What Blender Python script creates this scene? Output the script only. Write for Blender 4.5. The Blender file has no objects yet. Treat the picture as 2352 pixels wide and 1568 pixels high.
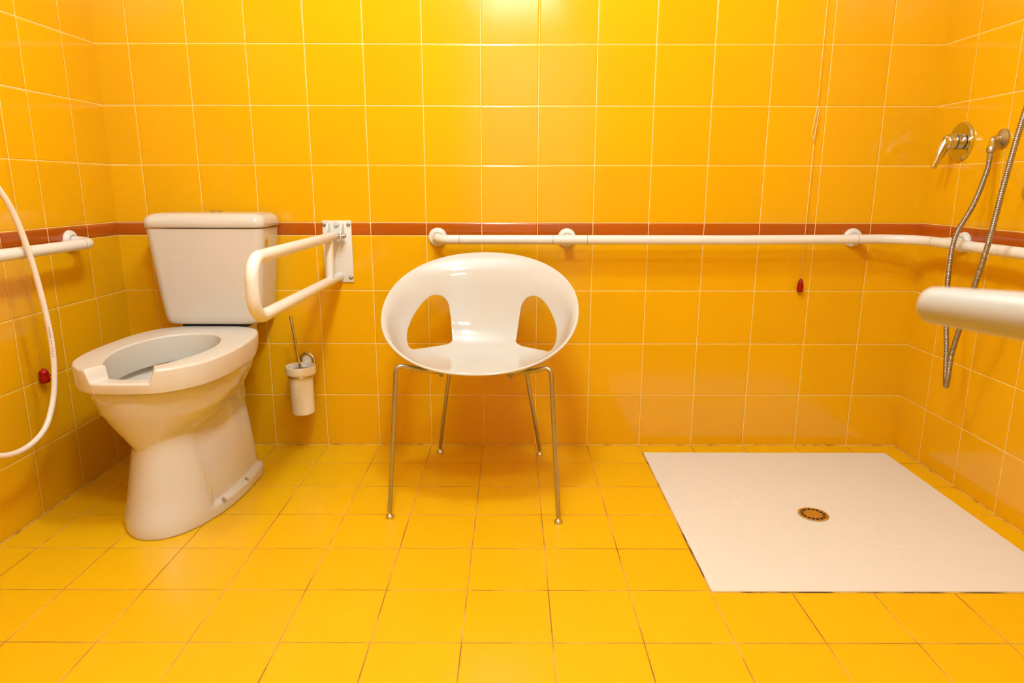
import bpy, bmesh, math, random
from mathutils import Vector, Matrix, Quaternion
from mathutils.geometry import delaunay_2d_cdt
S = bpy.context.scene
COL = S.collection
PI = math.pi
random.seed(4)

# ------------------------------------------------------------------ camera
cam_d = bpy.data.cameras.new('camera'); cam = bpy.data.objects.new('camera', cam_d); COL.objects.link(cam)
F_PX = 1568.87
cam_d.sensor_width = 36.0; cam_d.lens = F_PX / 2352 * 36.0
cam_d.clip_start = 0.02
_p, _r = 0.22202, 0.0017
cr, sr, cp, sp = math.cos(_r), math.sin(_r), math.cos(_p), math.sin(_p)
ex = Vector((1, 0, 0)); eu = Vector((0, sp, cp)); ef = Vector((0, cp, -sp))
rx = ex * cr + eu * sr; ru = eu * cr - ex * sr
M = Matrix((rx, ru, -ef)).transposed().to_4x4(); M.translation = Vector((0.1094, -2.4916, 0.97265))
cam.matrix_world = M
cam_d.dof.use_dof = True; cam_d.dof.focus_distance = 2.15; cam_d.dof.aperture_fstop = 4.5
S.camera = cam

# ------------------------------------------------------------------ light, world, exposure
S.view_settings.view_transform = 'Standard'; S.view_settings.look = 'None'
S.view_settings.gamma = 1.0; S.view_settings.use_curve_mapping = False
S.view_settings.exposure = 0.0
W = bpy.data.worlds.new('world'); S.world = W; W.use_nodes = True
W.node_tree.nodes['Background'].inputs[0].default_value = (1, .9, .8, 1)
W.node_tree.nodes['Background'].inputs[1].default_value = 0.0
# the only lights are the opal glass globes of two ceiling lamps (built at the end of this script)
LAMPS = (Vector((0.02, -2.0, 2.34)), Vector((0.0, -1.2, 2.34))); LAMP_R = 0.12
LAMP_COLOR = (0.83, 1.0, 1.06); LAMP_STRENGTH = 110.0

# ------------------------------------------------------------------ helpers
XL, XR, YF, ZC = -1.3134, 1.5863, -3.30, 2.55

def tag(o, label=None, cat=None, group=None, kind=None):
    if label: o['label'] = label
    if cat: o['category'] = cat
    if group: o['group'] = group
    if kind: o['kind'] = kind
    return o

def thing(name, label, cat, loc=(0, 0, 0), group=None):
    o = bpy.data.objects.new(name, None); COL.objects.link(o)
    o.location = loc; o.empty_display_size = .05
    return tag(o, label, cat, group)

def obj(name, bm, mat, parent=None, smooth=True, angle=None, local=False):
    """link bm as ONE object; coordinates in bm are world coordinates unless local"""
    bmesh.ops.recalc_face_normals(bm, faces=bm.faces)
    me = bpy.data.meshes.new(name); bm.to_mesh(me); bm.free()
    me.materials.append(mat)
    if smooth:
        me.shade_smooth()
        if angle is not None: me.set_sharp_from_angle(angle=math.radians(angle))
    o = bpy.data.objects.new(name, me); COL.objects.link(o)
    if parent is not None:
        o.parent = parent
        if not local:
            pw = Vector((0, 0, 0)); q = parent
            while q is not None: pw += q.location; q = q.parent
            me.transform(Matrix.Translation(-pw))
    return o

def set_origin(o, p):
    """move a top-level mesh's origin to p without moving its geometry"""
    p = Vector(p); o.data.transform(Matrix.Translation(-p)); o.location = p

def catmull(pts, n=8, closed=False):
    P = [Vector(p) for p in pts]; out = []; N = len(P)
    rng = range(N) if closed else range(N - 1)
    for i in rng:
        if closed: a, b, c, d = P[i-1], P[i], P[(i+1) % N], P[(i+2) % N]
        else:
            b, c = P[i], P[i+1]
            a = P[i-1] if i > 0 else b*2 - c
            d = P[i+2] if i+2 < N else c*2 - b
        for k in range(n):
            t = k/n
            out.append(.5*((2*b) + (c-a)*t + (2*a-5*b+4*c-d)*t*t + (3*b-a-3*c+d)*t**3))
    if not closed: out.append(P[-1])
    return out

def fillet(pts, r, n=8):
    """polyline with rounded corners of radius r (or list of radii)"""
    P = [Vector(p) for p in pts]; out = [P[0]]
    for i in range(1, len(P)-1):
        rr = r[i-1] if isinstance(r, (list, tuple)) else r
        a = (P[i-1]-P[i]).normalized(); b = (P[i+1]-P[i]).normalized()
        ang = a.angle(b)
        if rr <= 0 or ang > PI - .01: out.append(P[i]); continue
        t = rr/math.tan(ang/2)
        c = P[i] + (a+b).normalized()*(rr/math.sin(ang/2))
        s = P[i]+a*t - c; e = P[i]+b*t - c
        tot = s.angle(e); ax = s.cross(e).normalized()
        for k in range(n+1): out.append(c + Quaternion(ax, tot*k/n) @ s)
    out.append(P[-1]); return out

def frames(path):
    T = []
    for i in range(len(path)):
        a = path[max(0, i-1)]; b = path[min(len(path)-1, i+1)]
        T.append((b-a).normalized())
    u = T[0].orthogonal().normalized(); U = [u]
    for i in range(1, len(T)):
        q = T[i-1].rotation_difference(T[i]); u = q @ u
        u = (u - T[i]*u.dot(T[i])).normalized(); U.append(u)
    return T, U

def add_tube(bm, path, r, seg=20, caps=True, sq=(1, 1), up=None):
    path = [Vector(p) for p in path]; T, U = frames(path); rings = []
    for i, p in enumerate(path):
        u = U[i]
        if up is not None:
            u = (Vector(up) - T[i]*T[i].dot(Vector(up))).normalized()
        v = T[i].cross(u); rr = r[i] if isinstance(r, (list, tuple)) else r
        rings.append([bm.verts.new(p + (u*math.cos(2*PI*k/seg)*sq[0] + v*math.sin(2*PI*k/seg)*sq[1])*rr) for k in range(seg)])
    for a, b in zip(rings, rings[1:]):
        for k in range(seg): bm.faces.new((a[k], a[(k+1) % seg], b[(k+1) % seg], b[k]))
    if caps: bm.faces.new(rings[0][::-1]); bm.faces.new(rings[-1])
    return rings

def add_lathe(bm, prof, origin, axis, seg=40, closed_profile=False):
    """prof: list of (radius, height along axis)"""
    origin = Vector(origin); ax = Vector(axis).normalized(); u = ax.orthogonal().normalized(); v = ax.cross(u)
    rings = []
    for (r, h) in prof:
        if r < 1e-6: rings.append([bm.verts.new(origin + ax*h)])
        else: rings.append([bm.verts.new(origin + ax*h + (u*math.cos(2*PI*k/seg)+v*math.sin(2*PI*k/seg))*r) for k in range(seg)])
    pairs = list(zip(rings, rings[1:]))
    if closed_profile: pairs.append((rings[-1], rings[0]))
    for a, b in pairs:
        for k in range(seg):
            k2 = (k+1) % seg
            if len(a) == 1 and len(b) == 1: continue
            if len(a) == 1: bm.faces.new((a[0], b[k2], b[k]))
            elif len(b) == 1: bm.faces.new((a[k], a[k2], b[0]))
            else: bm.faces.new((a[k], a[k2], b[k2], b[k]))
    return rings

def add_loft(bm, loops, cap0=True, cap1=True):
    R = [[bm.verts.new(p) for p in L] for L in loops]
    n = len(R[0])
    for a, b in zip(R, R[1:]):
        for k in range(n): bm.faces.new((a[k], a[(k+1) % n], b[(k+1) % n], b[k]))
    if cap0: bm.faces.new(R[0][::-1])
    if cap1: bm.faces.new(R[-1])
    return R

def add_box(bm, lo, hi, bev=0, seg=3):
    lo = Vector(lo); hi = Vector(hi)
    r = bmesh.ops.create_cube(bm, size=1.0, matrix=Matrix.Translation((lo+hi)/2) @ Matrix.Diagonal((*(hi-lo), 1)))
    if bev:
        es = list({e for v in r['verts'] for e in v.link_edges})
        bmesh.ops.bevel(bm, geom=es, offset=bev, segments=seg, profile=.5, affect='EDGES')

def rrect(cx, y0, y1, hw, r, z, n=8):
    """rounded rectangle loop at height z; x in cx±hw, y in y0..y1; r=(front r, back r)"""
    rf, rb = r if isinstance(r, tuple) else (r, r); L = []
    for (sx, y, yd, rr, a0) in ((1, y0, 1, rf, -90), (1, y1, -1, rb, 0), (-1, y1, -1, rb, 90), (-1, y0, 1, rf, 180)):
        c = Vector((cx + sx*(hw-rr), y + yd*rr, z))
        for k in range(n+1):
            a = math.radians(a0 + 90*k/n); L.append(c + Vector((math.cos(a)*rr, math.sin(a)*rr, 0)))
    return L

# ------------------------------------------------------------------ materials
def mat(name, color, rough=.4, metal=0, spec=.5, coat=0, bump=None, sss=0):
    m = bpy.data.materials.new(name); m.use_nodes = True
    nt = m.node_tree; b = nt.nodes['Principled BSDF']
    b.inputs['Base Color'].default_value = (*color, 1); b.inputs['Roughness'].default_value = rough
    b.inputs['Metallic'].default_value = metal; b.inputs['Specular IOR Level'].default_value = spec
    b.inputs['Coat Weight'].default_value = coat; b.inputs['Coat Roughness'].default_value = .03
    if bump:
        sc, st = bump
        tc = nt.nodes.new('ShaderNodeTexCoord'); nz = nt.nodes.new('ShaderNodeTexNoise'); bp = nt.nodes.new('ShaderNodeBump')
        nz.inputs['Scale'].default_value = sc; nz.inputs['Detail'].default_value = 3
        bp.inputs['Strength'].default_value = st; bp.inputs['Distance'].default_value = .001
        nt.links.new(tc.outputs['Object'], nz.inputs['Vector']); nt.links.new(nz.outputs['Fac'], bp.inputs['Height'])
        nt.links.new(bp.outputs['Normal'], b.inputs['Normal'])
    return m

class NB:
    def __init__(s, nt): s.nt = nt
    def m(s, op, a, b=None, c=None):
        n = s.nt.nodes.new('ShaderNodeMath'); n.operation = op
        for i, x in enumerate((a, b, c)):
            if x is None: continue
            if isinstance(x, (int, float)): n.inputs[i].default_value = x
            else: s.nt.links.new(x, n.inputs[i])
        return n.outputs[0]
    def ss(s, x, lo, hi, t0=0.0, t1=1.0):
        n = s.nt.nodes.new('ShaderNodeMapRange'); n.interpolation_type = 'SMOOTHSTEP'
        s.nt.links.new(x, n.inputs['Value'])
        for k, v in (('From Min', lo), ('From Max', hi), ('To Min', t0), ('To Max', t1)): n.inputs[k].default_value = v
        return n.outputs[0]
    def mix(s, f, a, b):
        n = s.nt.nodes.new('ShaderNodeMix'); n.data_type = 'RGBA'
        for sock, x in ((n.inputs[0], f), (n.inputs[6], a), (n.inputs[7], b)):
            if isinstance(x, tuple): sock.default_value = (*x, 1)
            elif isinstance(x, (int, float)): sock.default_value = x
            else: s.nt.links.new(x, sock)
        return n.outputs[2]
    def noise(s, vec, scale, detail=2):
        n = s.nt.nodes.new('ShaderNodeTexNoise'); n.inputs['Scale'].default_value = scale; n.inputs['Detail'].default_value = detail
        s.nt.links.new(vec, n.inputs['Vector']); return n.outputs['Fac']

TILE = .2
def tile_mat(name, ua, uoff, va, voff, color, grout, gw=.00115, rough=.13, band=None, hgrout=True, vary=.05, gnoise=None, wav=.35, grough=.7, pil=.6):
    """glazed square tiles in world metres; ua/va = 'X','Y','Z'; band=(z split, lower offset) for wall rows"""
    m = bpy.data.materials.new(name); m.use_nodes = True; nt = m.node_tree; N = NB(nt); L = nt.links
    bs = nt.nodes['Principled BSDF']
    g = nt.nodes.new('ShaderNodeNewGeometry'); sep = nt.nodes.new('ShaderNodeSeparateXYZ'); L.new(g.outputs['Position'], sep.inputs[0])
    u = N.m('DIVIDE', N.m('SUBTRACT', sep.outputs[ua], uoff), TILE)
    vc = sep.outputs[va]
    if band:
        zs, lo = band
        up = N.m('GREATER_THAN', vc, zs)
        off = N.m('ADD', N.m('MULTIPLY', up, voff-lo), lo)
        v = N.m('DIVIDE', N.m('SUBTRACT', vc, off), TILE)
    else: v = N.m('DIVIDE', N.m('SUBTRACT', vc, voff), TILE)
    def edge(t):
        f = N.m('FRACT', t); return N.m('MULTIPLY', N.m('MINIMUM', f, N.m('SUBTRACT', 1.0, f)), TILE)
    du = edge(u); dv = edge(v)
    d = N.m('MINIMUM', du, dv) if hgrout else du
    # slightly uneven joints
    jn = N.noise(g.outputs['Position'], 35, 2)
    dj = N.m('ADD', d, N.m('MULTIPLY', N.m('SUBTRACT', jn, .5), gw*.8))
    gm = N.ss(dj, gw*.75, gw*1.25, 1.0, 0.0)
    # per tile tone
    cb = nt.nodes.new('ShaderNodeCombineXYZ'); L.new(N.m('FLOOR', u), cb.inputs[0]); L.new(N.m('FLOOR', v), cb.inputs[1])
    wn = nt.nodes.new('ShaderNodeTexWhiteNoise'); L.new(cb.outputs[0], wn.inputs['Vector'])
    tone = N.ss(wn.outputs['Value'], 0, 1, 1-vary, 1+vary*.3)
    hs = nt.nodes.new('ShaderNodeHueSaturation'); hs.inputs['Color'].default_value = (*color, 1); L.new(tone, hs.inputs['Value'])
    gcol = grout
    if gnoise:
        nz = N.noise(g.outputs['Position'], 6, 4); f = N.ss(nz, .35, .65)
        gcol = N.mix(f, grout, gnoise)
    L.new(N.mix(gm, hs.outputs['Color'], gcol), bs.inputs['Base Color'])
    L.new(N.m('ADD', N.m('MULTIPLY', gm, grough-rough), rough), bs.inputs['Roughness'])
    # pillowed edge + waviness of the glaze + slightly different tilt of each tile
    h = N.ss(d, gw, .005, 0.0, pil)
    wv = N.noise(g.outputs['Position'], 9, 1)
    h = N.m('ADD', h, N.m('MULTIPLY', wv, wav))
    tl = N.m('MULTIPLY', N.m('MULTIPLY', N.m('SUBTRACT', wn.outputs['Value'], .5), N.m('FRACT', v)), .5)
    h = N.m('ADD', h, tl)
    bp = nt.nodes.new('ShaderNodeBump'); bp.inputs['Strength'].default_value = 1.0; bp.inputs['Distance'].default_value = .0012
    L.new(h, bp.inputs['Height']); L.new(bp.outputs['Normal'], bs.inputs['Normal'])
    return m

YELLOW = (.75, .384, .003)
FLOORY = (.765, .425, .003)
GROUT = (.84, .60, .24)
ZLO, ZTR = .0017, .84813
TB = .80167
M_wall_back = tile_mat('yellow_tiles_back', 'X', 0.0, 'Z', ZTR, YELLOW, GROUT, band=(.825, ZLO))
M_wall_left = tile_mat('yellow_tiles_left', 'Y', -.18123, 'Z', ZTR, YELLOW, GROUT, band=(.825, ZLO))
M_wall_right = tile_mat('yellow_tiles_right', 'Y', -.16744, 'Z', ZTR, YELLOW, GROUT, band=(.825, ZLO))
M_floor = tile_mat('yellow_floor_tiles', 'X', 0.0, 'Y', -.17796, FLOORY, (.22, .07, .012), gw=.0012, rough=.30, gnoise=(.62, .33, .10), vary=.03, wav=.15, pil=.3)
RUST = (.42, .085, .004)
M_trim_back = tile_mat('rust_tiles_back', 'X', 0.0, 'Z', 0, RUST, GROUT, hgrout=False, vary=.12, rough=.12)
M_trim_left = tile_mat('rust_tiles_left', 'Y', -.18123, 'Z', 0, RUST, GROUT, hgrout=False, vary=.12, rough=.12)
M_trim_right = tile_mat('rust_tiles_right', 'Y', -.16744, 'Z', 0, RUST, GROUT, hgrout=False, vary=.12, rough=.12)
M_ceiling = mat('white_ceiling_paint', (.62, .61, .59), .8, bump=(60, .2))
M_ceramic = mat('white_glazed_ceramic', (.61, .57, .525), .10, coat=.5)
M_seatp = mat('white_seat_plastic', (.66, .61, .55), .25, bump=(20, .08))
M_chairp = mat('white_gloss_plastic', (.57, .54, .51), .06, coat=.35)
M_rail = mat('white_coated_tube', (.72, .70, .67), .25, bump=(14, .06))
M_barn = mat('greyish_white_nylon', (.40, .375, .335), .35)  # even greyish tone, darker than the other white nylon
M_railend = mat('white_nylon', (.72, .70, .67), .3)
M_seam = mat('dark_joint', (.12, .09, .07), .6)
M_plate = mat('white_powder_coat', (.72, .70, .67), .35)
M_chrome = mat('polished_chrome', (.62, .60, .59), .06, metal=1)
M_satin = mat('satin_steel', (.44, .42, .41), .32, metal=1)
M_hosemetal = mat('ribbed_steel_hose', (.33, .305, .29), .28, metal=1)
M_brass = mat('brass_drain', (.74, .60, .40), .32, metal=1)
M_dark = mat('drain_shade_black', (.008, .007, .006), .8)  # near-black colour standing for the shade inside the drain
M_rubber = mat('black_rubber', (.02, .02, .02), .5)
M_tray = mat('white_shower_tray_acrylic', (.73, .70, .655), .45, bump=(55, 1.0))
M_red = mat('red_plastic', (.30, .0008, .001), .3, spec=.25)
M_cord = mat('cream_cord', (.85, .66, .30), .8)
M_ink = mat('black_ink', (.03, .03, .03), .6)
M_cupcer = mat('white_cup_ceramic', (.87, .84, .80), .2)
M_grey = mat('grey_plastic', (.30, .28, .26), .5)
M_brush = mat('brown_bristles', (.20, .12, .06), .8)
M_frost = mat('lamp_diffuser', (.9, .88, .85), .5)
_b = M_frost.node_tree.nodes['Principled BSDF']; _b.inputs['Emission Color'].default_value = (*LAMP_COLOR, 1); _b.inputs['Emission Strength'].default_value = LAMP_STRENGTH

def hose_mat():
    m = bpy.data.materials.new('white_braided_hose'); m.use_nodes = True; nt = m.node_tree; N = NB(nt); L = nt.links
    bs = nt.nodes['Principled BSDF']; bs.inputs['Roughness'].default_value = .3; bs.inputs['Coat Weight'].default_value = .4
    uv = nt.nodes.new('ShaderNodeUVMap'); sp_ = nt.nodes.new('ShaderNodeSeparateXYZ'); L.new(uv.outputs[0], sp_.inputs[0])
    a = N.m('SINE', N.m('MULTIPLY', N.m('ADD', sp_.outputs[0], sp_.outputs[1]), 2*PI*8))
    b = N.m('SINE', N.m('MULTIPLY', N.m('SUBTRACT', sp_.outputs[0], sp_.outputs[1]), 2*PI*8))
    d = N.m('MAXIMUM', a, b)
    L.new(N.mix(N.ss(d, .55, .95), (.88, .82, .78), (.72, .58, .50)), bs.inputs['Base Color'])
    return m
M_hose = hose_mat()

# ------------------------------------------------------------------ room shell
def slab(name, lo, hi, m):
    bm = bmesh.new(); add_box(bm, lo, hi); o = obj(name, bm, m, smooth=False)
    set_origin(o, (Vector(lo)+Vector(hi))/2); return tag(o, kind='structure')
slab('floor', (XL-.1, YF-.1, -.1), (XR+.1, .1, 0), M_floor)
slab('ceiling', (XL-.1, YF-.1, ZC), (XR+.1, .1, ZC+.1), M_ceiling)
slab('wall_back', (XL-.1, 0, 0), (XR+.1, .1, ZC), M_wall_back)
slab('wall_left', (XL-.1, YF, 0), (XL, 0, ZC), M_wall_left)
slab('wall_right', (XR, YF, 0), (XR+.1, 0, ZC), M_wall_right)
slab('wall_front', (XL-.1, YF-.1, 0), (XR+.1, YF, ZC), M_wall_back)

bm = bmesh.new(); add_box(bm, (-.25, YF+.0005, .004), (.75, YF+.03, 2.12), .004, 2)  # unseen door, added to give the metal parts neutral reflections
door = tag(obj('added_door_1', bm, mat('white_door_paint', (.75, .74, .72), .4), angle=40), kind='structure'); set_origin(door, (.25, YF, 0))
bm = bmesh.new(); add_tube(bm, fillet([(.66, YF+.03, 1.0), (.66, YF+.075, 1.0), (.55, YF+.075, 1.0)], .015), .009, 14)
obj('door_handle', bm, mat('door_steel', (.55, .54, .52), .3, metal=1), door, angle=50)

bm = bmesh.new(); add_box(bm, (-.10, YF+.0005, 2.29), (.47, YF+.012, 2.53), .002, 2)
M_trans = mat('frosted_lit_glass', (.85, .88, .9), .5)
_t = M_trans.node_tree.nodes['Principled BSDF']; _t.inputs['Emission Color'].default_value = (.9, .95, 1, 1); _t.inputs['Emission Strength'].default_value = 9.0
win = tag(obj('window_1', bm, M_trans, angle=40), kind='structure'); set_origin(win, (.185, YF, 2.41))

# narrow grubby joint where the walls meet the floor
M_joint = bpy.data.materials.new('floor_joint'); M_joint.use_nodes = True
_n = NB(M_joint.node_tree); _g = M_joint.node_tree.nodes.new('ShaderNodeNewGeometry')
_b2 = M_joint.node_tree.nodes['Principled BSDF']; _b2.inputs['Roughness'].default_value = .8
M_joint.node_tree.links.new(_n.mix(_n.ss(_n.noise(_g.outputs['Position'], 22, 5), .34, .52), (.26, .09, .015), (.80, .50, .14)), _b2.inputs['Base Color'])
for i_, (lo_, hi_) in enumerate((((XL, -.0022, 0), (XR, 0, .0022)), ((XL, YF, 0), (XL+.0022, -.0022, .0022)), ((XR-.0022, YF, 0), (XR, -.0022, .0022)))):
    bm = bmesh.new(); add_box(bm, lo_, hi_, .0006, 1); tag(obj('trim_%d' % (i_+4), bm, M_joint, angle=40), kind='structure')

# rust coloured border tiles: a low rounded strip on each wall
def trim(name, a, b, inward, m):
    a = Vector(a); b = Vector(b); inw = Vector(inward); bm = bmesh.new()
    z0, z1 = TB+.0012, ZTR-.0012; prof = [(0, z0), (.0012, z0+.0012), (.002, z0+.006), (.0022, (z0+z1)/2), (.002, z1-.006), (.0012, z1-.0012), (0, z1)]
    loops = [[bm.verts.new(p + inw*d + Vector((0, 0, z))) for d, z in prof] for p in (a, b)]
    n = len(prof)
    for k in range(n): bm.faces.new((loops[0][k], loops[0][(k+1) % n], loops[1][(k+1) % n], loops[1][k]))
    bm.faces.new(loops[0]); bm.faces.new(loops[1][::-1])
    tag(obj(name, bm, m, angle=50), kind='structure')
trim('trim_1', (XL, 0, 0), (XR, 0, 0), (0, -1, 0), M_trim_back)
trim('trim_2', (XL, YF, 0), (XL, 0, 0), (1, 0, 0), M_trim_left)
trim('trim_3', (XR, YF, 0), (XR, 0, 0), (-1, 0, 0), M_trim_right)

# ------------------------------------------------------------------ toilet
TX = -.93
toilet = thing('toilet', 'white close-coupled toilet with a notched raised seat, standing in the left corner', 'toilet', (TX, -.4, 0))

def egg(z, w, yf, yb, ym, nf=2.0, nb=5.0, n=96, sh=0.0, rec=0.0):
    L = []
    for k in range(n):
        a = 2*PI*k/n; c, s_ = math.cos(a), math.sin(a)
        e = nf if s_ < 0 else nb
        x = w*math.copysign(abs(c)**(2/e), c); y = math.copysign(abs(s_)**(2/e), s_)
        y = ym + (y*(ym-yf) if s_ < 0 else y*(yb-ym))
        if rec:                                       # side panels set back behind the rounded front
            q = min(1, max(0, (y+.615)/.045)); x -= math.copysign(rec*q*q*(3-2*q), x)*min(1, abs(x)/.08)
        L.append(Vector((TX + x + sh*max(0, ym-y)/.41, y, z)))
    return L
bm = bmesh.new()
# foot and column
add_loft(bm, [egg(.0, .177, -.742, -.222, -.33, 2.05, sh=.02), egg(.004, .178, -.743, -.221, -.33, 2.05, sh=.02), egg(.030, .1765, -.740, -.221, -.33, 2.05, sh=.02),
              egg(.036, .1755, -.738, -.221, -.33, 2.05, sh=.02, rec=.002), egg(.039, .175, -.737, -.221, -.33, 2.05, sh=.02, rec=.016), egg(.046, .1735, -.735, -.221, -.33, 2.05, sh=.02, rec=.0175),
              egg(.10, .164, -.716, -.220, -.33, 2.05, sh=.02, rec=.012), egg(.17, .153, -.700, -.219, -.33, 2.05, sh=.02, rec=.010),
              egg(.23, .143, -.688, -.218, -.33, sh=.02, rec=.009), egg(.28, .133, -.680, -.217, -.33, sh=.02, rec=.009), egg(.31, .127, -.67, -.217, -.34, sh=.02, rec=.009)], True, True)
# rear column up to the deck under the cistern
add_loft(bm, [egg(.27, .126, -.34, -.217, -.28, 4), egg(.33, .118, -.31, -.205, -.26, 4), egg(.37, .114, -.268, -.17, -.22, 4), egg(.42, .112, -.25, -.08, -.17, 4), egg(.455, .118, -.22, -.03, -.13, 4), egg(.496, .118, -.19, -.03, -.11, 4)])
# bowl: outer skin, rim and inner skin in one closed loft
add_loft(bm, [egg(.19, .03, -.60, -.46, -.53, nb=2), egg(.22, .06, -.665, -.38, -.53, nb=2), egg(.25, .085, -.684, -.33, -.53, nb=2), egg(.28, .114, -.696, -.285, -.52, nb=2.1), egg(.31, .143, -.709, -.25, -.51, nb=2.2), egg(.35, .175, -.724, -.21, -.50, nb=2.5),
              egg(.37, .184, -.729, -.195, -.49, nb=2.8), egg(.40, .192, -.733, -.18, -.49, 2.1, 3.2), egg(.4315, .193, -.734, -.17, -.48, 2.3, 3.4),
              egg(.4318, .158, -.717, -.25, -.48, nb=2.4), egg(.40, .150, -.704, -.255, -.48, nb=2.4), egg(.35, .125, -.665, -.30, -.48, nb=2.2),
              egg(.29, .080, -.60, -.36, -.48, nb=2.0), egg(.25, .03, -.53, -.43, -.48, nb=2.0)])
pan = obj('pan', bm, M_ceramic, toilet)
rm = pan.modifiers.new('fuse', 'REMESH'); rm.mode = 'VOXEL'; rm.voxel_size = .0042; rm.use_smooth_shade = True
sm = pan.modifiers.new('soft', 'SMOOTH'); sm.factor = .5; sm.iterations = 5

# raised seat: a thick ring with a lowered notch at the front
def outline(tab, closed_pts=28):
    return tab
half_out = [(-.758, 0.0), (-.757, .04), (-.752, .08), (-.735, .115), (-.71, .143), (-.68, .168), (-.64, .188), (-.58, .203), (-.52, .210), (-.46, .212), (-.40, .210), (-.34, .207), (-.29, .199), (-.245, .186), (-.205, .165), (-.178, .132), (-.162, .097), (-.159, .05), (-.159, 0)]
half_in = [(-.712, 0.0), (-.709, .03), (-.70, .058), (-.685, .076), (-.66, .092), (-.63, .105), (-.59, .119), (-.55, .128), (-.51, .133), (-.47, .133), (-.43, .128), (-.39, .118), (-.355, .104), (-.325, .086), (-.305, .066), (-.293, .045), (-.287, .025), (-.285, .012), (-.285, 0)]
def ring_pts(half, n):
    full = [Vector((TX + x, y, 0)) for y, x in half] + [Vector((TX - x, y, 0)) for y, x in half[-2:0:-1]]
    c = catmull(full, 16, closed=True)
    # resample by angle-free index so both rings correspond
    return c
RO, RI = ring_pts(half_out, 0), ring_pts(half_in, 0)
bm = bmesh.new(); loops = []
for i in range(len(RO)):
    po, pi_ = RO[i], RI[i]
    d = (po-pi_); w = d.length; d.normalize()
    t = abs(pi_.x - TX) if (pi_.y < -.55) else 1.0
    k = min(1, max(0, (t - .056)/.011)); k = k*k*(3-2*k)
    ht = .464 + (.500-.464)*k
    kb = min(1, max(0, (po.y+.36)/.16)); zb = .4325 + .030*kb*kb*(3-2*kb); zi = .412; r = .0075 if ht > .48 else .006
    sec = [(0.004, zi), (.010, zi), (.016, max(zb, .4325)), (w-.010, zb), (w-.004, zb+.002), (w-.002, zb+.010)]
    for a in range(7):
        th = PI/2*a/6; sec.append((w - r + math.cos(th)*r, ht - r + math.sin(th)*r))
    sec.append((w*.5, ht+.0006*k))
    for a in range(7):
        th = PI/2 + PI/2*a/6; sec.append((r*.8 + math.cos(th)*r*.8, ht - r*.8 + math.sin(th)*r*.8))
    sec.append((.002, zi+.006))
    loops.append([Vector((pi_.x, pi_.y, 0)) + d*x + Vector((0, 0, z)) for x, z in sec])
loops.append(loops[0])
R_ = [[bm.verts.new(p) for p in L] for L in loops[:-1]]
n = len(R_[0])
for i in range(len(R_)):
    a, b = R_[i], R_[(i+1) % len(R_)]
    for k in range(n): bm.faces.new((a[k], a[(k+1) % n], b[(k+1) % n], b[k]))
obj('seat', bm, M_seatp, toilet, angle=55)

# cistern and lid
bm = bmesh.new(); CX = -.928
lv = [(.5075, .150, -.166, .03), (.5095, .158, -.170, .032), (.518, .166, -.175, .035), (.54, .170, -.177, .035), (.60, .1765, -.179, .034), (.70, .186, -.182, .033), (.80, .1955, -.184, .032), (.836, .199, -.185, .032)]
add_loft(bm, [rrect(CX, yf, -.014, hw, (r, .008), z) for z, hw, yf, r in lv])
obj('cistern', bm, M_ceramic, toilet, angle=50)
bm = bmesh.new()
lv = [(.8385, .196, -.183, .032), (.8388, .2015, -.1885, .033), (.8398, .203, -.190, .034), (.856, .203, -.190, .034), (.868, .2005, -.1875, .034), (.877, .194, -.181, .034), (.8830, .184, -.171, .034), (.8862, .170, -.157, .034), (.8872, .15, -.137, .034), (.8876, .08, -.10, .03)]
lid = obj('cistern_lid', bm, M_ceramic, toilet) if False else None
add_loft(bm, [rrect(CX, yf, -.010 if i < 4 else -.010 - (.0876-.0)*0, hw, (r, .01), z) for i, (z, hw, yf, r) in enumerate(lv[:4])] +
             [rrect(CX, yf, -.010 - (i*.004), hw, (r, .012), z) for i, (z, hw, yf, r) in enumerate(lv[4:])])
lid = obj('cistern_lid', bm, M_ceramic, toilet, angle=60)
bm = bmesh.new(); add_lathe(bm, [(0, 0), (.021, 0), (.021, .004), (.018, .0065), (0, .007)], (CX+.008, -.075, .8868), (0, 0, 1))
tag(obj('flush_button', bm, M_chrome, lid, angle=40), 'chrome flush button')
bm = bmesh.new(); add_lathe(bm, [(0, 0), (.0155, 0), (.0155, .001), (.0135, .0028), (0, .0032)], (CX+.1925, -.130, .786), (1, 0, -.09))
tag(obj('side_plug', bm, M_chrome, toilet, angle=40), 'small chrome plug')
bm = bmesh.new(); add_box(bm, (CX-.115, -.150, .494), (CX+.115, -.05, .509), .004)
tag(obj('gasket', bm, M_rubber, toilet, angle=40), 'black gasket under the cistern')
for (px, py) in ((.1560, -.555), (.1680, -.405)):
    bm = bmesh.new()
    add_lathe(bm, [(0, 0), (.0085, 0), (.0078, .0022), (.005, .003), (0, .003)], (TX+px, py, .0335), (0, 0, 1), 20)
    bo = obj('bolt_washer', bm, M_grey, toilet, angle=40)
    bm = bmesh.new(); add_lathe(bm, [(0, 0), (.0050, 0), (.0050, .005), (.003, .006), (.003, .0075), (0, .008)], (TX+px, py, .0362), (0, 0, 1), 6)
    tag(obj('bolt', bm, M_satin, bo, angle=30), 'metal floor bolt')

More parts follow.
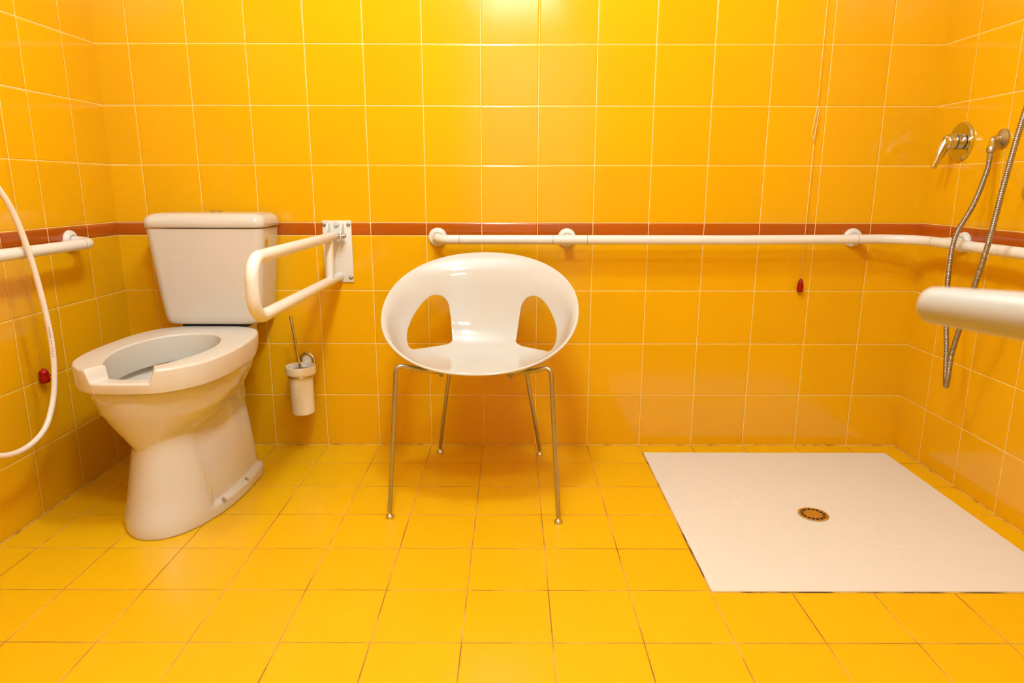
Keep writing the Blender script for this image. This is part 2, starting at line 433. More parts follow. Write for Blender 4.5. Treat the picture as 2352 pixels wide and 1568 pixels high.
# ------------------------------------------------------------------ fold-down grab rail by the toilet
FX = -.5215
fold = thing('fold_down_grab_rail', 'white looped fold-down grab rail on a wall plate, between toilet and chair', 'grab rail', (FX, 0, .74))
RT = .0163
bm = bmesh.new(); add_box(bm, (FX-.052, -.006, .633), (FX+.052, -.0002, .855), .0012, 2)
plate = obj('wall_plate', bm, M_plate, fold, angle=35)
for sx in (-1, 1):
    bm = bmesh.new(); prof = []
    for k in range(13):
        a = PI/2 + PI*k/12; prof.append((-.045 + math.cos(a)*.016, .806 + math.sin(a)*.0165 - .002))
    prof = [(-.005, .846), (-.022, .846), (-.032, .838), (-.058, .815)] + [(-.050 - math.cos(math.radians(a))*.013, .801 - math.sin(math.radians(a))*.014) for a in (0, 30, 60, 90, 120)] + [(-.03, .783), (-.005, .780)]
    v0 = [bm.verts.new((FX+sx*.0225+sx*.0012, y, z)) for y, z in prof]; v1 = [bm.verts.new((FX+sx*.0225+sx*.0042, y, z)) for y, z in prof]
    bm.faces.new(v0); bm.faces.new(v1[::-1])
    for k in range(len(prof)): bm.faces.new((v0[k], v0[(k+1) % len(prof)], v1[(k+1) % len(prof)], v1[k]))
    obj('hinge_cheek', bm, M_plate, fold, angle=35)
path = fillet([(FX, -.030, .803), (FX, -.845, .803), (FX, -.845, .654), (FX, -.022, .654)], .058, 12)
bm = bmesh.new(); add_tube(bm, path, RT, 28)
obj('rail_loop', bm, M_rail, fold, angle=50)
bm = bmesh.new(); add_tube(bm, [(FX, -.120, .795), (FX, -.132, .66)], .0140, 24)
obj('brace', bm, M_rail, fold, angle=50)
bm = bmesh.new(); add_lathe(bm, [(0, 0), (.0172, 0), (.0172, .014), (.013, .017), (0, .017)], (FX, -.0225, .654), (0, 1, 0), 28)
obj('end_stop', bm, M_railend, fold, angle=40)
bm = bmesh.new(); add_tube(bm, [(FX-.030, -.045, .803), (FX+.033, -.045, .803)], .006, 16)
add_lathe(bm, [(0, .0)] + [(.0085, 0), (.0085, .006), (.0075, .0075), (.007, .011), (.005, .0145), (0, .016)], (FX+.0265, -.045, .803), (1, 0, 0), 16)
tag(obj('hinge_nut', bm, M_satin, fold, angle=40), 'metal dome nut on the hinge')
for (sx, z) in ((-.0455, .846-.005), (.0425, .841), (.0425, .650), (-.0425, .650)):
    bm = bmesh.new(); add_lathe(bm, [(0, 0), (.0072, 0), (.0072, .0025), (.0055, .005), (.003, .0062), (0, .0066)], (FX+sx, -.0055, z), (0, -1, 0), 18)
    tag(obj('screw', bm, M_satin, plate, angle=50), 'round metal screw head')
bm = bmesh.new(); add_lathe(bm, [(0, 0), (.009, 0), (.009, .006), (.007, .009), (.0022, .009), (.0022, .005), (0, .005)], (FX, -.0058, .843), (0, -1, 0), 24)
obj('stop_buffer', bm, M_railend, plate, angle=40)

# ------------------------------------------------------------------ toilet brush set
BX, BY = -.6615, -.083
holder = thing('toilet_brush_holder', 'white cup holder for the toilet brush on the tiles right of the toilet', 'brush holder', (BX, 0, .335))
bm = bmesh.new(); add_lathe(bm, [(0, 0), (.0325, 0), (.0325, .003), (.030, .007), (.024, .0095), (.0185, .0095), (.0185, .007), (0, .007)], (BX+.002, -.0003, .338), (0, -1, 0), 36)
tag(obj('wall_flange', bm, M_chrome, holder, angle=35), 'chrome wall flange')
bm = bmesh.new(); add_lathe(bm, [(0, 0), (.018, 0), (.0165, .004), (0, .0045)], (BX+.002, -.0072, .338), (0, -1, 0), 30)
add_tube(bm, [(BX, -.008, .336), (BX, -.026, .330), (BX, -.036, .312), (BX, BY+.044, .304)], .006, 14)
obj('bracket_arm', bm, M_cupcer, holder, angle=50)
bm = bmesh.new(); c = [Vector((BX+math.cos(2*PI*k/48)*.046, BY+math.sin(2*PI*k/48)*.046, .3025)) for k in range(48)]
rings = []
for p in c:
    d = (p-Vector((BX, BY, .3025))).normalized()
    rings.append([bm.verts.new(p + d*math.cos(2*PI*j/10)*.0038 + Vector((0, 0, math.sin(2*PI*j/10)*.0042))) for j in range(10)])
for i in range(48):
    a, b = rings[i], rings[(i+1) % 48]
    for j in range(10): bm.faces.new((a[j], a[(j+1) % 10], b[(j+1) % 10], b[j]))
tag(obj('support_ring', bm, M_chrome, holder), 'chrome ring under the cup rim')
bm = bmesh.new(); add_lathe(bm, [(0, .157), (.036, .157), (.0395, .159), (.041, .164), (.0415, .30), (.050, .3075), (.0525, .309), (.0535, .312), (.0535, .334), (.0525, .338), (.0495, .3385), (.048, .336), (.0475, .318), (.0385, .305), (.0375, .17), (0, .166)], (BX, BY, 0), (0, 0, 1), 56)
obj('cup', bm, M_cupcer, holder, angle=45)
brush = thing('toilet_brush', 'toilet brush with a thin steel handle leaning out of the white cup', 'brush', (BX, BY, .175))
bt = Vector((BX-.0215, BY-.004, .523)); bb = Vector((BX+.001, BY, .305)); dirb = (bt-bb).normalized()
bm = bmesh.new(); add_tube(bm, [bb+dirb*.022, bt-dirb*.002, bt-dirb*.0006, bt], [.0056, .0056, .0052, .004], 18)
tag(obj('handle', bm, M_chrome, brush, angle=40), 'polished steel handle')
bm = bmesh.new(); add_tube(bm, [bb-dirb*.02, bb+dirb*.026], .0062, 16)
tag(obj('collar', bm, M_grey, brush, angle=40), 'grey collar')
bm = bmesh.new(); add_lathe(bm, [(0, -.01), (.044, -.01), (.0445, -.008), (.042, -.006), (.012, 0), (0, .001)], (BX, BY, .327), (0, 0, 1), 36)
obj('splash_disc', bm, M_grey, brush, angle=40)
bm = bmesh.new(); add_lathe(bm, [(0, .178), (.02, .18), (.031, .20), (.033, .24), (.026, .27), (.008, .285), (.006, .314), (0, .314)], (BX, BY, 0), (0, 0, 1), 30)
obj('bristles', bm, M_brush, brush)

# ------------------------------------------------------------------ tub chair
CH = Vector((.011, -.352, 0)); CTH = math.radians(-3.5)
chair = thing('tub_chair', 'white plastic tub chair with side openings and steel legs, in mid floor', 'chair', CH)
chair.rotation_euler = (0, 0, CTH)

def shell(s, t):
    sx, cy = math.sin(t), math.cos(t); e = .93
    x = .306*math.copysign(abs(sx)**e, sx); y = -.035 + .235*math.copysign(abs(cy)**e, cy)
    bk = max(0, cy)**1.5                              # 1 at the top of the back, 0 at sides and front
    fo, fd = .010 + .026*bk, .004 + .016*bk           # how far the lip rolls outwards and down
    R = Vector((x, y, .455 + (y+.27)/.47*.302)); C0 = Vector((0, -.03, .43))
    hn = R - C0; hn.z = 0; hn.normalize()
    R = R - hn*fo + Vector((0, 0, fd))
    h = R - C0; dz = h.z; h.z = 0
    p1 = C0 + h*.75; p2 = R - Vector((.15*h.x, .15*h.y, .75*dz))
    q = C0*(1-s)**3 + p1*3*s*(1-s)**2 + p2*3*s*s*(1-s) + R*s**3
    s0 = .90 - .10*bk
    k = max(0, (s-s0)/(1-s0)); k = k**2.7
    q += hn*(fo*k) - Vector((0, 0, fd*k))
    return q
hole = [(.50, .627), (.42, .648), (.362, .625), (.325, .565), (.29, .485), (.249, .365), (.240, .322), (.262, .270), (.34, .188), (.45, .062), (.497, .003), (.543, -.012), (.596, .035), (.645, .14), (.662, .24), (.660, .335), (.643, .425), (.61, .51), (.565, .577)]
hole_r = [Vector((p.x, p.y)) for p in catmull([(a, b, 0) for a, b in hole], 7, closed=True)]
hole_l = [Vector((-p.x, p.y)) for p in hole_r]
def inside(p, poly):
    c = False; n = len(poly)
    for i in range(n):
        a, b = poly[i], poly[(i+1) % n]
        if (a.y > p.y) != (b.y > p.y) and p.x < (b.x-a.x)*(p.y-a.y)/(b.y-a.y)+a.x: c = not c
    return c
def dist_poly(p, poly): return min((p-q).length for q in poly)
pts2 = []; edges2 = []
NR = 160
for k in range(NR): pts2.append(Vector((math.sin(2*PI*k/NR), math.cos(2*PI*k/NR))))
edges2 += [(k, (k+1) % NR) for k in range(NR)]
for poly in (hole_r, hole_l):
    b = len(pts2); pts2 += poly; edges2 += [(b+k, b+(k+1) % len(poly)) for k in range(len(poly))]
for i, s in enumerate([x/36 for x in range(1, 36)] + [.985]):
    m_ = max(8, int(NR*min(1, s*1.15)))
    for k in range(m_):
        t = 2*PI*(k+.5*(i % 2))/m_; p = Vector((math.sin(t)*s, math.cos(t)*s))
        if any(inside(p, h) or dist_poly(p, h) < .011 for h in (hole_r, hole_l)): continue
        pts2.append(p)
pts2.append(Vector((0, 0)))
vo, eo, fo, *_ = delaunay_2d_cdt(pts2, edges2, [], 1, 1e-6)
bm = bmesh.new(); vs = []
for p in vo:
    s = min(1, p.length); t = math.atan2(p.x, p.y); vs.append(bm.verts.new(shell(s, t)))
for f in fo:
    c = sum((vo[i] for i in f), Vector((0, 0)))/len(f)
    if inside(c, hole_r) or inside(c, hole_l) or c.length > .9999: continue
    try: bm.faces.new([vs[i] for i in f])
    except ValueError: pass
bmesh.ops.delete(bm, geom=[v for v in bm.verts if not v.link_faces], context='VERTS')
shell_o = obj('seat_shell', bm, M_chairp, chair, local=True)
for p in shell_o.data.polygons: pass
# make all normals point up / inward to the sitter, then thicken away from the sitter
bm = bmesh.new(); bm.from_mesh(shell_o.data); bm.faces.ensure_lookup_table()
cf = min(bm.faces, key=lambda f: (f.calc_center_median()-Vector((0, -.03, .43))).length)
if cf.normal.z < 0: bmesh.ops.reverse_faces(bm, faces=bm.faces)
bm.to_mesh(shell_o.data); bm.free()
so = shell_o.modifiers.new('thickness', 'SOLIDIFY'); so.thickness = .006; so.offset = -1; so.use_quality_normals = True
bv = shell_o.modifiers.new('soft_edge', 'BEVEL'); bv.width = .0022; bv.segments = 3; bv.limit_method = 'ANGLE'; bv.angle_limit = math.radians(55)

def cleg(pts, foot):
    p = catmull(pts, 8); bm = bmesh.new(); add_tube(bm, p, .0068, 16)
    lg = obj('leg', bm, M_satin, chair, local=True, angle=50)
    bm = bmesh.new()
    add_lathe(bm, [(0, 0), (.0125, 0), (.0135, .002), (.013, .005), (.0095, .010), (.0045, .0135), (.0035, .0145), (.0035, .022), (0, .022)], foot, (0, 0, 1), 24)
    tag(obj('glide', bm, M_chrome, lg, local=True, angle=40), 'domed steel foot')
for sx in (-1, 1):
    f = Vector((sx*.2535, -.262, 0))
    cleg([f+Vector((0, 0, .019)), (sx*.2445, -.250, .16), (sx*.2345, -.239, .32), (sx*.2285, -.232, .418), (sx*.2265, -.231, .446), (sx*.220, -.228, .4605), (sx*.204, -.222, .4620), (sx*.165, -.204, .4490), (sx*.11, -.165, .432), (sx*.07, -.10, .4165), (sx*.045, -.03, .4135)], f)
    f = Vector((sx*.187, .262, 0))
    cleg([f+Vector((0, 0, .019)), (sx*.165, .237, .16), (sx*.142, .212, .30), (sx*.130, .198, .372), (sx*.126, .190, .394), (sx*.119, .172, .4085), (sx*.105, .14, .4125), (sx*.075, .08, .4135), (sx*.045, .02, .4135)], f)
bm = bmesh.new(); add_box(bm, (-.06, -.06, .4085), (.06, .05, .4225), .004)
obj('mounting_plate', bm, M_satin, chair, local=True, angle=40)
for sx in (-1, 1):
    bm = bmesh.new(); add_lathe(bm, [(0, 0), (.005, 0), (.006, .002), (.006, .018), (0, .018)], (sx*.105, -.165, .417), (0, 0, 1), 16)
    obj('bumper', bm, M_grey, chair, local=True, angle=40)

# ------------------------------------------------------------------ wall grab rails
def flange(parent, p, axis, reach):
    """round wall flange plus the stub that carries the bar"""
    p = Vector(p); ax = Vector(axis)
    bm = bmesh.new(); add_lathe(bm, [(0, .0003), (.033, .0003), (.0335, .003), (.032, .011), (.028, .0145), (.0185, .0155), (0, .0155)], p, ax, 44)
    f = obj('wall_flange', bm, M_railend, parent, angle=40)
    bm = bmesh.new(); add_lathe(bm, [(.0168, .0150), (.0175, .0150), (.0175, .0166), (.0168, .0166)], p, ax, 36, closed_profile=True)
    obj('seam', bm, M_seam, f, angle=30)
    return f
def seam(parent, p, d):
    bm = bmesh.new(); add_lathe(bm, [(.0155, -.0006), (RT+.00022, -.0006), (RT+.00022, .0006), (.0155, .0006)], p, d, 36, closed_profile=True)
    tag(obj('seam', bm, M_seam, parent), 'thin dark joint line')

ZR = .7935; OFF = .078
XRR = XR - .081
rail = thing('grab_rail', 'long white grab rail along the back wall, bending round the right corner', 'grab rail', (.6, 0, .795))
path = fillet([(-.159, -.012, .797), (-.159, -OFF, ZR), (.9, -OFF, ZR), (1.30, -OFF, .797), (XRR, -OFF, .799), (XRR, -1.45, .797), (XR-.012, -1.45, .797)], [.055, 0, 0, .13, .05], 12)
bm = bmesh.new(); add_tube(bm, path, RT, 28)
obj('bar', bm, M_rail, rail, angle=50)
for p, ax in (((-.159, 0, .797), (0, -1, 0)), ((.3066, 0, .7955), (0, -1, 0)), ((1.3374, 0, .7975), (0, -1, 0)), ((XR, -.247, .800), (-1, 0, 0)), ((XR, -1.45, .797), (-1, 0, 0))):
    flange(rail, p, ax, OFF)
for a, b in (((.3066, -.012, .7955), (.3066, -OFF, ZR)), ((1.3374, -.012, .7975), (1.3374, -OFF, .797)), ((XR-.012, -.247, .800), (XRR, -.247, .799))):
    bm = bmesh.new(); add_tube(bm, [a, b], RT*.98, 24); obj('stub', bm, M_rail, rail, angle=50)
for x in (-.075, .252, .372, 1.318, 1.405): seam(rail, (x, -OFF, ZR if x < .95 else .797), (1, 0, 0))
seam(rail, (XRR, -.215, .799), (0, 1, 0))

XLR = XL + .085
lrail = thing('grab_rail', 'short white grab rail on the left wall, ending beside the toilet cistern', 'grab rail', (XL, -.6, .797))
path = fillet([(XL+.012, -.283, .802), (XLR, -.283, .7975), (XLR, -1.35, .793), (XL+.012, -1.35, .795)], [.055, .05], 12)
bm = bmesh.new(); add_tube(bm, path, RT, 28); obj('bar', bm, M_rail, lrail, angle=50)
flange(lrail, (XL, -.283, .803), (1, 0, 0), .08); flange(lrail, (XL, -1.35, .795), (1, 0, 0), .08)
seam(lrail, (XLR, -.352, .7973), (0, 1, 0))

# arm in the near foreground, hinged on the wall behind the camera, slightly thicker towards its root
fb = thing('support_arm', 'thick white support arm with a rounded end in the near foreground at the right', 'grab bar', (1.06, YF, .93))
A0 = Vector((.5265, -1.812, .8585)); AD = Vector((.342, -.938, .046)).normalized()
bm = bmesh.new()
prof = [(0, 0), (.0098, .0), (.0132, .0007), (.0158, .0026), (.0175, .0056), (.0183, .0095), (.0186, .014), (.0218, .12), (.0245, .26), (.0255, .45), (.0255, 1.578), (0, 1.578)]
add_lathe(bm, prof, A0, AD, 48)
obj('arm', bm, M_barn, fb, angle=50)
E_ = A0 + AD*1.582
bm = bmesh.new(); add_box(bm, (E_.x-.06, YF+.0005, E_.z-.13), (E_.x+.06, YF+.012, E_.z+.13), .002, 2)
obj('wall_plate', bm, M_plate, fb, angle=40)

# ------------------------------------------------------------------ alarm pull cords
def pull(name, label, x, y, ztop, zh, mirror, wall):
    t = thing(name, label, 'alarm cord', (x, y, zh), 'alarm pull cords')
    bm = bmesh.new()
    add_tube(bm, [(x, y, zh+.02), (x, y, 1.12)], .0011, 8); add_tube(bm, [(x, y, 1.12), (x+.001, y, 1.4), (x, y, ztop)], .0011, 8)
    return t, bm
pc, bm = pull('alarm_pull_cord', 'cream alarm cord with a red teardrop handle on the back wall near the shower', 1.1625, -.011, ZC, .6, 1, 'back')
x, y = 1.1625, -.011
lp = catmull([(x, y, 1.135), (x-.010, y-.002, 1.150), (x-.0095, y-.003, 1.17), (x-.005, y-.004, 1.215), (x-.002, y-.003, 1.24), (x+.003, y-.003, 1.245), (x+.0055, y-.003, 1.225), (x+.001, y-.001, 1.15), (x, y, 1.135)], 6)
add_tube(bm, lp, .0013, 8)
obj('cord', bm, M_cord, pc)
bm = bmesh.new(); add_lathe(bm, [(0, -.0255), (.006, -.0252), (.0098, -.023), (.0110, -.018), (.0112, -.008), (.0105, 0), (.009, .010), (.0065, .018), (.0042, .0225), (.0022, .0245), (0, .0247)], (x, y-.001, .6245), (0, 0, 1), 26)
hd = obj('handle', bm, M_red, pc)
hd['label'] = 'red teardrop handle'
xl, yl = XL+.0150, -.5095
pc2 = thing('alarm_pull_cord', 'cream alarm cord with a lumpy red handle low on the left wall beside the hose', 'alarm cord', (xl, yl, .40), 'alarm pull cords')
bm = bmesh.new(); add_tube(bm, [(xl-.004, yl, .44), (xl-.004, yl-.002, 1.2), (xl-.004, yl-.002, ZC)], .0009, 8)
obj('cord', bm, M_cord, pc2)
bm = bmesh.new(); add_lathe(bm, [(0.0, -0.0225), (0.0073, -0.0222), (0.0128, -0.019), (0.0149, -0.013), (0.0146, -0.006), (0.0124, -0.0005), (0.0122, 0.003), (0.0132, 0.008), (0.0122, 0.014), (0.0079, 0.0185), (0.0043, 0.0205), (0.0043, 0.0235), (0.0, 0.024)], (xl, yl, .4165), (.0, 0, 1), 26)
tag(obj('handle', bm, M_red, pc2), 'red handle')
bm = bmesh.new(); add_tube(bm, catmull([(xl+.008, yl+.004, .424), (xl+.010, yl+.012, .417), (xl+.009, yl+.019, .408)], 5), .0013, 8)
add_tube(bm, [(xl+.008, yl+.014, .404), (xl+.0085, yl+.021, .394)], .0005, 6)
tag(obj('cord_end', bm, M_red, pc2), 'frayed red cord end')

# ------------------------------------------------------------------ white hose at the left
def resample(path, step):
    out = [path[0]]; acc = 0
    for a, b in zip(path, path[1:]):
        L = (b-a).length; d = b-a
        while acc + L >= step and L > 0:
            t = (step-acc)/L; a = a + (b-a)*t; out.append(a.copy()); L = (b-a).length; acc = 0
        acc += L
    return out
HXP = -1.2025
hp = catmull([(XL+.03, -1.02, 1.19), (-1.25, -.93, 1.16), (-1.212, -.80, 1.08), (HXP, -.7035, .964), (HXP, -.6585, .886), (HXP, -.6245, .773), (HXP, -.6035, .649), (HXP, -.5945, .547), (HXP, -.6005, .459), (HXP, -.6245, .376), (HXP, -.675, .309), (HXP, -.759, .284), (-1.205, -.852, .300), (-1.23, -.95, .36), (XL+.035, -1.02, .45)], 12)
hp = resample(hp, .006); HR = .0077
hose = None
bm = bmesh.new(); uvl = bm.loops.layers.uv.new('uv'); seg = 20
T_, U_ = frames(hp); rings = []
for p, tt, u in zip(hp, T_, U_):
    v = tt.cross(u); rings.append([bm.verts.new(p + (u*math.cos(2*PI*k/seg)+v*math.sin(2*PI*k/seg))*HR) for k in range(seg)])
for i in range(len(rings)-1):
    for k in range(seg):
        f = bm.faces.new((rings[i][k], rings[i][(k+1) % seg], rings[i+1][(k+1) % seg], rings[i+1][k]))
        for lp_, (ii, kk) in zip(f.loops, ((i, k), (i, k+1), (i+1, k+1), (i+1, k))): lp_[uvl].uv = (kk/seg, ii*.006/.048)
bm.faces.new(rings[0][::-1]); bm.faces.new(rings[-1])
hose = thing('hose', 'white braided plastic hose hanging in a loop in front of the left wall', 'hose', (HXP, -.7, .284))
obj('hose_tube', bm, M_hose, hose)
# printed text, wrapped on to the hose
fc = bpy.data.curves.new('print', 'FONT'); fc.body = '\u00b7 MADE IN ITALY \u00b7'; fc.size = .0088; fc.space_character = 1.0; fc.align_x = 'CENTER'; fc.align_y = 'CENTER'
tmp = bpy.data.objects.new('print', fc); COL.objects.link(tmp)
dg = bpy.context.evaluated_depsgraph_get(); dg.update()
tme = bpy.data.meshes.new_from_object(tmp.evaluated_get(dg)); bpy.data.objects.remove(tmp)
mid = min(range(len(hp)), key=lambda i: (hp[i]-Vector((HXP, -.5945, .543))).length)
view = (Vector((0.11, -2.49, .97)) - hp[mid]).normalized()
side = Vector((.42, -.9, .1)).normalized()   # the printed line runs along the room side of the hose
bmt = bmesh.new(); bmt.from_mesh(tme)
wx = max(v.co.x for v in bmt.verts) - min(v.co.x for v in bmt.verts)
k_ = .104/wx
for v in bmt.verts:
    s_ = v.co.x*k_/.006 + mid; i = int(math.floor(s_)); fr = s_-i
    p = hp[i].lerp(hp[i+1], fr); t = (hp[i+1]-hp[i]).normalized()
    n0 = (side - t*side.dot(t)).normalized(); b0 = t.cross(n0)
    a = -v.co.y*.64/HR - .12
    v.co = p + (n0*math.cos(a) - b0*math.sin(a)*-1)*(HR+.0002)
obj('printed_text', bmt, M_ink, hose, smooth=False)
bpy.data.meshes.remove(tme)
for zz in (1.19, .45):
    bm = bmesh.new(); add_lathe(bm, [(0, .0003), (.024, .0003), (.024, .004), (.012, .012), (.011, .03), (0, .03)], (XL, -1.035, zz), (1, 0, 0), 30)
    tag(obj('wall_fitting', bm, M_chrome, hose, angle=40), 'chrome wall fitting')

# ------------------------------------------------------------------ shower mixer
mx = thing('shower_mixer', 'chrome lever shower mixer with a round plate high on the right wall', 'mixer tap', (XR, -.158, 1.12))
MC = Vector((XR, -.158, 1.1205))
bm = bmesh.new(); add_lathe(bm, [(0, .0003), (.0615, .0003), (.0625, .002), (.062, .006), (.058, .0095), (.052, .010), (0, .010)], MC, (-1, 0, 0), 64)
obj('wall_plate', bm, M_chrome, mx, angle=30)
bm = bmesh.new(); add_lathe(bm, [(0, .009), (.0245, .009), (.0245, .0215), (.024, .0225), (0, .0225)], MC, (-1, 0, 0), 40)
obj('body', bm, M_chrome, mx, angle=40)
bm = bmesh.new(); add_lathe(bm, [(0, .022), (.0232, .022), (.0232, .027), (0, .027)], MC, (-1, 0, 0), 40)
tag(obj('seal', bm, M_rubber, mx, angle=40), 'black seal ring')
bm = bmesh.new(); add_lathe(bm, [(0, .0265), (.0245, .0265), (.025, .028), (.025, .033), (.0243, .0335), (.0243, .035), (.025, .0355), (.025, .041), (.0242, .0415), (.0242, .043), (.025, .0435), (.0250, .047), (.0235, .052), (.0195, .056), (.012, .0585), (0, .059)], MC, (-1, 0, 0), 44)
lev = obj('lever_cap', bm, M_chrome, mx, angle=35)
base = MC + Vector((-.038, 0, .002))
lp = catmull([base+Vector((.004, 0, .006)), base+Vector((-.008, 0, -.004)), base+Vector((-.019, 0, -.022)), base+Vector((-.030, -.001, -.046)), base+Vector((-.039, -.002, -.069)), base+Vector((-.0475, -.002, -.089))], 8)
nl = len(lp); rs = []
for i in range(nl):
    q = i/(nl-1); rs.append((.0215*(1-q) + .0078*q)*(1 if q < .93 else math.sqrt(max(.02, 1-((q-.93)/.07)**2))))
bm = bmesh.new(); add_tube(bm, lp, rs, 24, True, sq=(1.0, .62), up=(-1, 0, -.35))
obj('lever', bm, M_chrome, mx, angle=50)

# outlet elbow
OC = Vector((XR, -.3545, 1.118))
el = thing('hose_outlet', 'chrome elbow outlet on the right wall feeding the shower hose', 'pipe fitting', OC)
bm = bmesh.new(); add_lathe(bm, [(0, .0003), (.0275, .0003), (.0285, .002), (.0280, .006), (.0245, .008), (.011, .015), (.010, .017), (0, .017)], OC, (-1, 0, 0), 44)
obj('wall_flange', bm, M_satin, el, angle=30)
ep = fillet([OC+Vector((-.012, 0, 0)), OC+Vector((-.033, 0, 0)), OC+Vector((-.033, 0, -.026))], .0095, 8)
bm = bmesh.new(); add_tube(bm, ep, .0092, 22); obj('elbow', bm, M_chrome, el, angle=50)

# ribbed shower hose: outlet -> down in front of the rail -> tight bend -> up to the sliding bar
sh = thing('shower_hose', 'ribbed metal shower hose hanging in a narrow loop in front of the right wall', 'hose', (1.45, -.40, .38))
EB = OC+Vector((-.033, 0, -.024))
bm = bmesh.new(); add_lathe(bm, [(0, 0), (.0115, 0), (.0125, -.002), (.0118, -.016), (.0088, -.018), (.0085, -.034), (0, -.034)], EB, (0, 0, 1), 26)
obj('hose_nut', bm, M_satin, sh, angle=35)
# SHOWER_HOSE_POINTS
HP = [tuple(EB+Vector((0, 0, -.03))), (1.545, -.362, 1.02), (1.503, -.388, .925), (1.459, -.393, .83), (1.456, -.389, .725), (1.468, -.385, .60), (1.470, -.410, .48), (1.462, -.435, .41), (1.452, -.460, .376), (1.440, -.482, .405), (1.436, -.492, .50), (1.428, -.548, .666), (1.421, -.596, .822), (1.424, -.618, .986), (1.440, -.628, 1.152), (1.46, -.655, 1.36), (1.485, -.685, 1.60), (1.515, -.65, 1.80), (1.53, -.60, 1.86)]
hpts = resample(catmull(HP, 14), .00075)
rr = []
for i in range(len(hpts)):
    ph = (i*.00075/.0047) % 1.0; rr.append(.0062 + .0016*math.sin(PI*ph)**.6)
bm = bmesh.new(); add_tube(bm, hpts, rr, 12); obj('ribbed_tube', bm, M_hosemetal, sh)

# sliding bar at the very right edge, with the hand shower above the picture
BYS = -.540
sb = thing('shower_slide_bar', 'chrome slide bar whose lower mount just shows at the right picture edge', 'shower rail', (XR, BYS, .96))
for zz in (.962, 1.90):
    bm = bmesh.new(); add_lathe(bm, [(0, .0003), (.0285, .0003), (.0295, .003), (.028, .008), (.016, .010), (.012, .012), (0, .012)], (XR, BYS+.037, zz), (-1, 0, 0), 40)
    add_tube(bm, [(XR-.008, BYS+.037, zz), (XR-.03, BYS, zz)], .008, 14)
    obj('mount', bm, M_chrome, sb, angle=40)
bm = bmesh.new(); add_tube(bm, [(XR-.03, BYS, .945), (XR-.03, BYS, 1.92)], .0095, 24); obj('bar', bm, M_chrome, sb, angle=50)
hs = thing('hand_shower', 'chrome hand shower hooked on the slide bar above the right picture edge', 'hand shower', (1.53, -.54, 1.86))
bm = bmesh.new(); add_tube(bm, [(1.53, -.60, 1.86), (1.528, -.595, 1.95), (1.50, -.595, 2.06)], [.010, .011, .013], 20); obj('handle', bm, M_chrome, hs, angle=50)
bm = bmesh.new(); add_lathe(bm, [(0, .02), (.03, .018), (.045, .006), (.046, 0), (.043, -.004), (0, -.004)], (1.48, -.595, 2.07), (.55, 0, .83), 36); obj('spray_head', bm, M_chrome, hs, angle=40)

# ------------------------------------------------------------------ shower tray and drain
M_tjoint = bpy.data.materials.new('tray_joint'); M_tjoint.use_nodes = True
_n = NB(M_tjoint.node_tree); _g = M_tjoint.node_tree.nodes.new('ShaderNodeNewGeometry')
_b3 = M_tjoint.node_tree.nodes['Principled BSDF']; _b3.inputs['Roughness'].default_value = .8
M_tjoint.node_tree.links.new(_n.mix(_n.ss(_n.noise(_g.outputs['Position'], 9, 5), .45, .58), (.10, .035, .01), (.70, .42, .10)), _b3.inputs['Base Color'])
TR = (.603, 1.507, -.9855, -.0855); DC = Vector((1.0255, -.5825, 0))
bm = bmesh.new(); n = 60
def trayz(x, y):
    d = min(x-TR[0], TR[1]-x, y-TR[2], TR[3]-y)
    e = min(1, max(0, d/.02)); r = math.hypot(x-DC.x, y-DC.y)
    return .0045 - .0005*(1-e)**2 - .0012*max(0, 1-r/.4)
xs = [TR[0]+(TR[1]-TR[0])*i/n for i in range(n+1)]; ys = [TR[2]+(TR[3]-TR[2])*i/n for i in range(n+1)]
g = [[bm.verts.new((x, y, trayz(x, y))) for y in ys] for x in xs]
for i in range(n):
    for j in range(n): bm.faces.new((g[i][j], g[i+1][j], g[i+1][j+1], g[i][j+1]))
bd = [g[i][0] for i in range(n+1)] + [g[n][j] for j in range(1, n+1)] + [g[i][n] for i in range(n-1, -1, -1)] + [g[0][j] for j in range(n-1, 0, -1)]
bl = [bm.verts.new((v.co.x, v.co.y, 0.0004)) for v in bd]
for k in range(len(bd)): bm.faces.new((bd[k], bd[(k+1) % len(bd)], bl[(k+1) % len(bd)], bl[k]))
bm.faces.new(bl)
tray = obj('shower_tray', bm, M_tray, angle=50)
set_origin(tray, (1.055, -.535, 0)); tag(tray, 'square off-white shower tray set flush in the yellow floor at the right', 'shower tray')

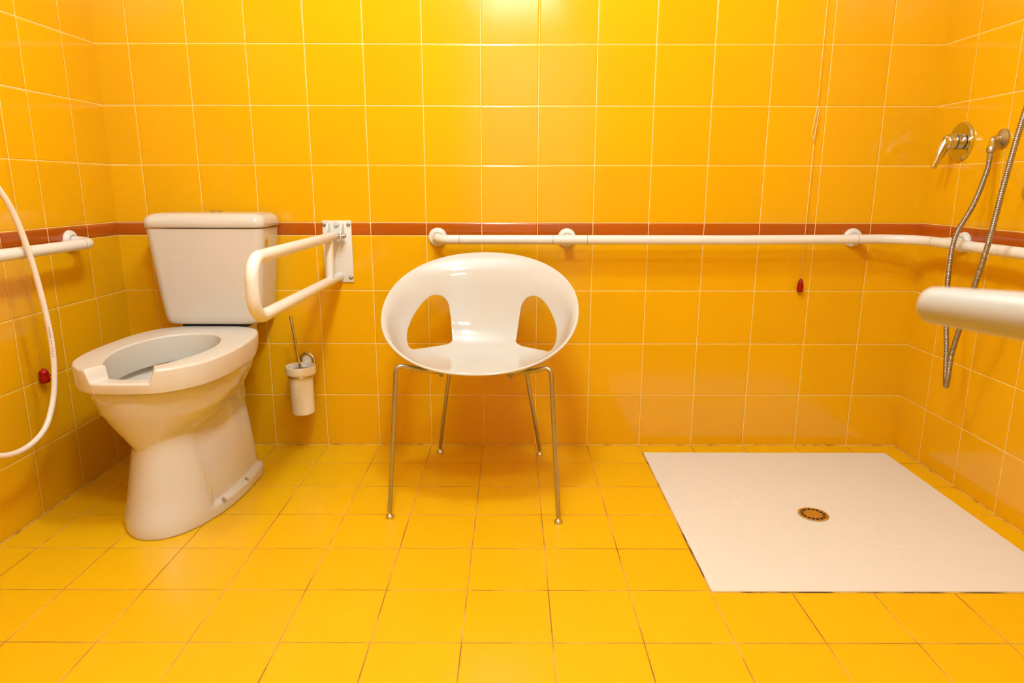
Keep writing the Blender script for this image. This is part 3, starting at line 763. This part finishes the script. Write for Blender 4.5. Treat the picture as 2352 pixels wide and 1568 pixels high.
bm = bmesh.new(); add_box(bm, (TR[0]-.0022, TR[2]-.0022, .0001), (TR[1]+.0022, TR[3]+.0022, .0014))
tag(obj('joint', bm, M_tjoint, tray, smooth=False), 'dark joint around the tray')
dr = thing('floor_drain', 'round brass-coloured drain grate with a ring of slots in the shower tray', 'drain', DC+Vector((0, 0, .003)))
bm = bmesh.new(); p2 = []; e2 = []; polys = []
for k in range(64): p2.append(Vector((math.cos(2*PI*k/64)*.044, math.sin(2*PI*k/64)*.044)))
e2 += [(k, (k+1) % 64) for k in range(64)]
for k in range(16):
    a = 2*PI*k/16; ca, sa = Vector((math.cos(a), math.sin(a))), Vector((-math.sin(a), math.cos(a)))
    q = [ca*.0262-sa*.0037, ca*.0370-sa*.0052, ca*.0370+sa*.0052, ca*.0262+sa*.0037]
    b = len(p2); p2 += q; e2 += [(b+i, b+(i+1) % 4) for i in range(4)]; polys.append(q)
vo, eo, fo, *_ = delaunay_2d_cdt(p2, e2, [], 1, 1e-7)
vz = [bm.verts.new((p.x+DC.x, p.y+DC.y, .0062)) for p in vo]
for f in fo:
    c = sum((vo[i] for i in f), Vector((0, 0)))/len(f)
    if c.length > .0441 or any(inside(c, q) for q in polys): continue
    try: bm.faces.new([vz[i] for i in f])
    except ValueError: pass
bmesh.ops.delete(bm, geom=[v for v in bm.verts if not v.link_faces], context='VERTS')
ge = bmesh.ops.extrude_face_region(bm, geom=list(bm.faces)); 
for v in [x for x in ge['geom'] if isinstance(x, bmesh.types.BMVert)]: v.co.z -= .0018
obj('grate', bm, M_brass, dr, smooth=False)
bm = bmesh.new(); add_lathe(bm, [(0, .0038), (.0435, .0038), (.0435, .0042), (0, .0042)], (DC.x, DC.y, 0), (0, 0, 1), 48)  # flat disc, coloured black as the shade below the slots
tag(obj('sump_shade', bm, M_dark, dr, smooth=False), 'black disc for the shade in the drain under the slots')

# ------------------------------------------------------------------ ceiling lamps (above the picture)
for P_, lb in zip(LAMPS, ('white globe ceiling lamp above the picture, the one nearer the front wall', 'white globe ceiling lamp above the picture, the one nearer the back wall')):
    lamp = thing('ceiling_lamp', lb, 'lamp', (P_.x, P_.y, ZC), 'ceiling lamps')
    bm = bmesh.new(); add_lathe(bm, [(0, 0), (.06, 0), (.06, -.02), (.045, -.03), (.045, -.095), (0, -.095)], (P_.x, P_.y, ZC-.0003), (0, 0, 1), 40)
    obj('ceiling_rose', bm, M_plate, lamp, angle=40)
    bm = bmesh.new(); add_lathe(bm, [(0 if k in (0, 24) else LAMP_R*math.sin(PI*k/24), LAMP_R*math.cos(PI*k/24)) for k in range(25)], P_, (0, 0, 1), 48)
    obj('glass_globe', bm, M_frost, lamp)
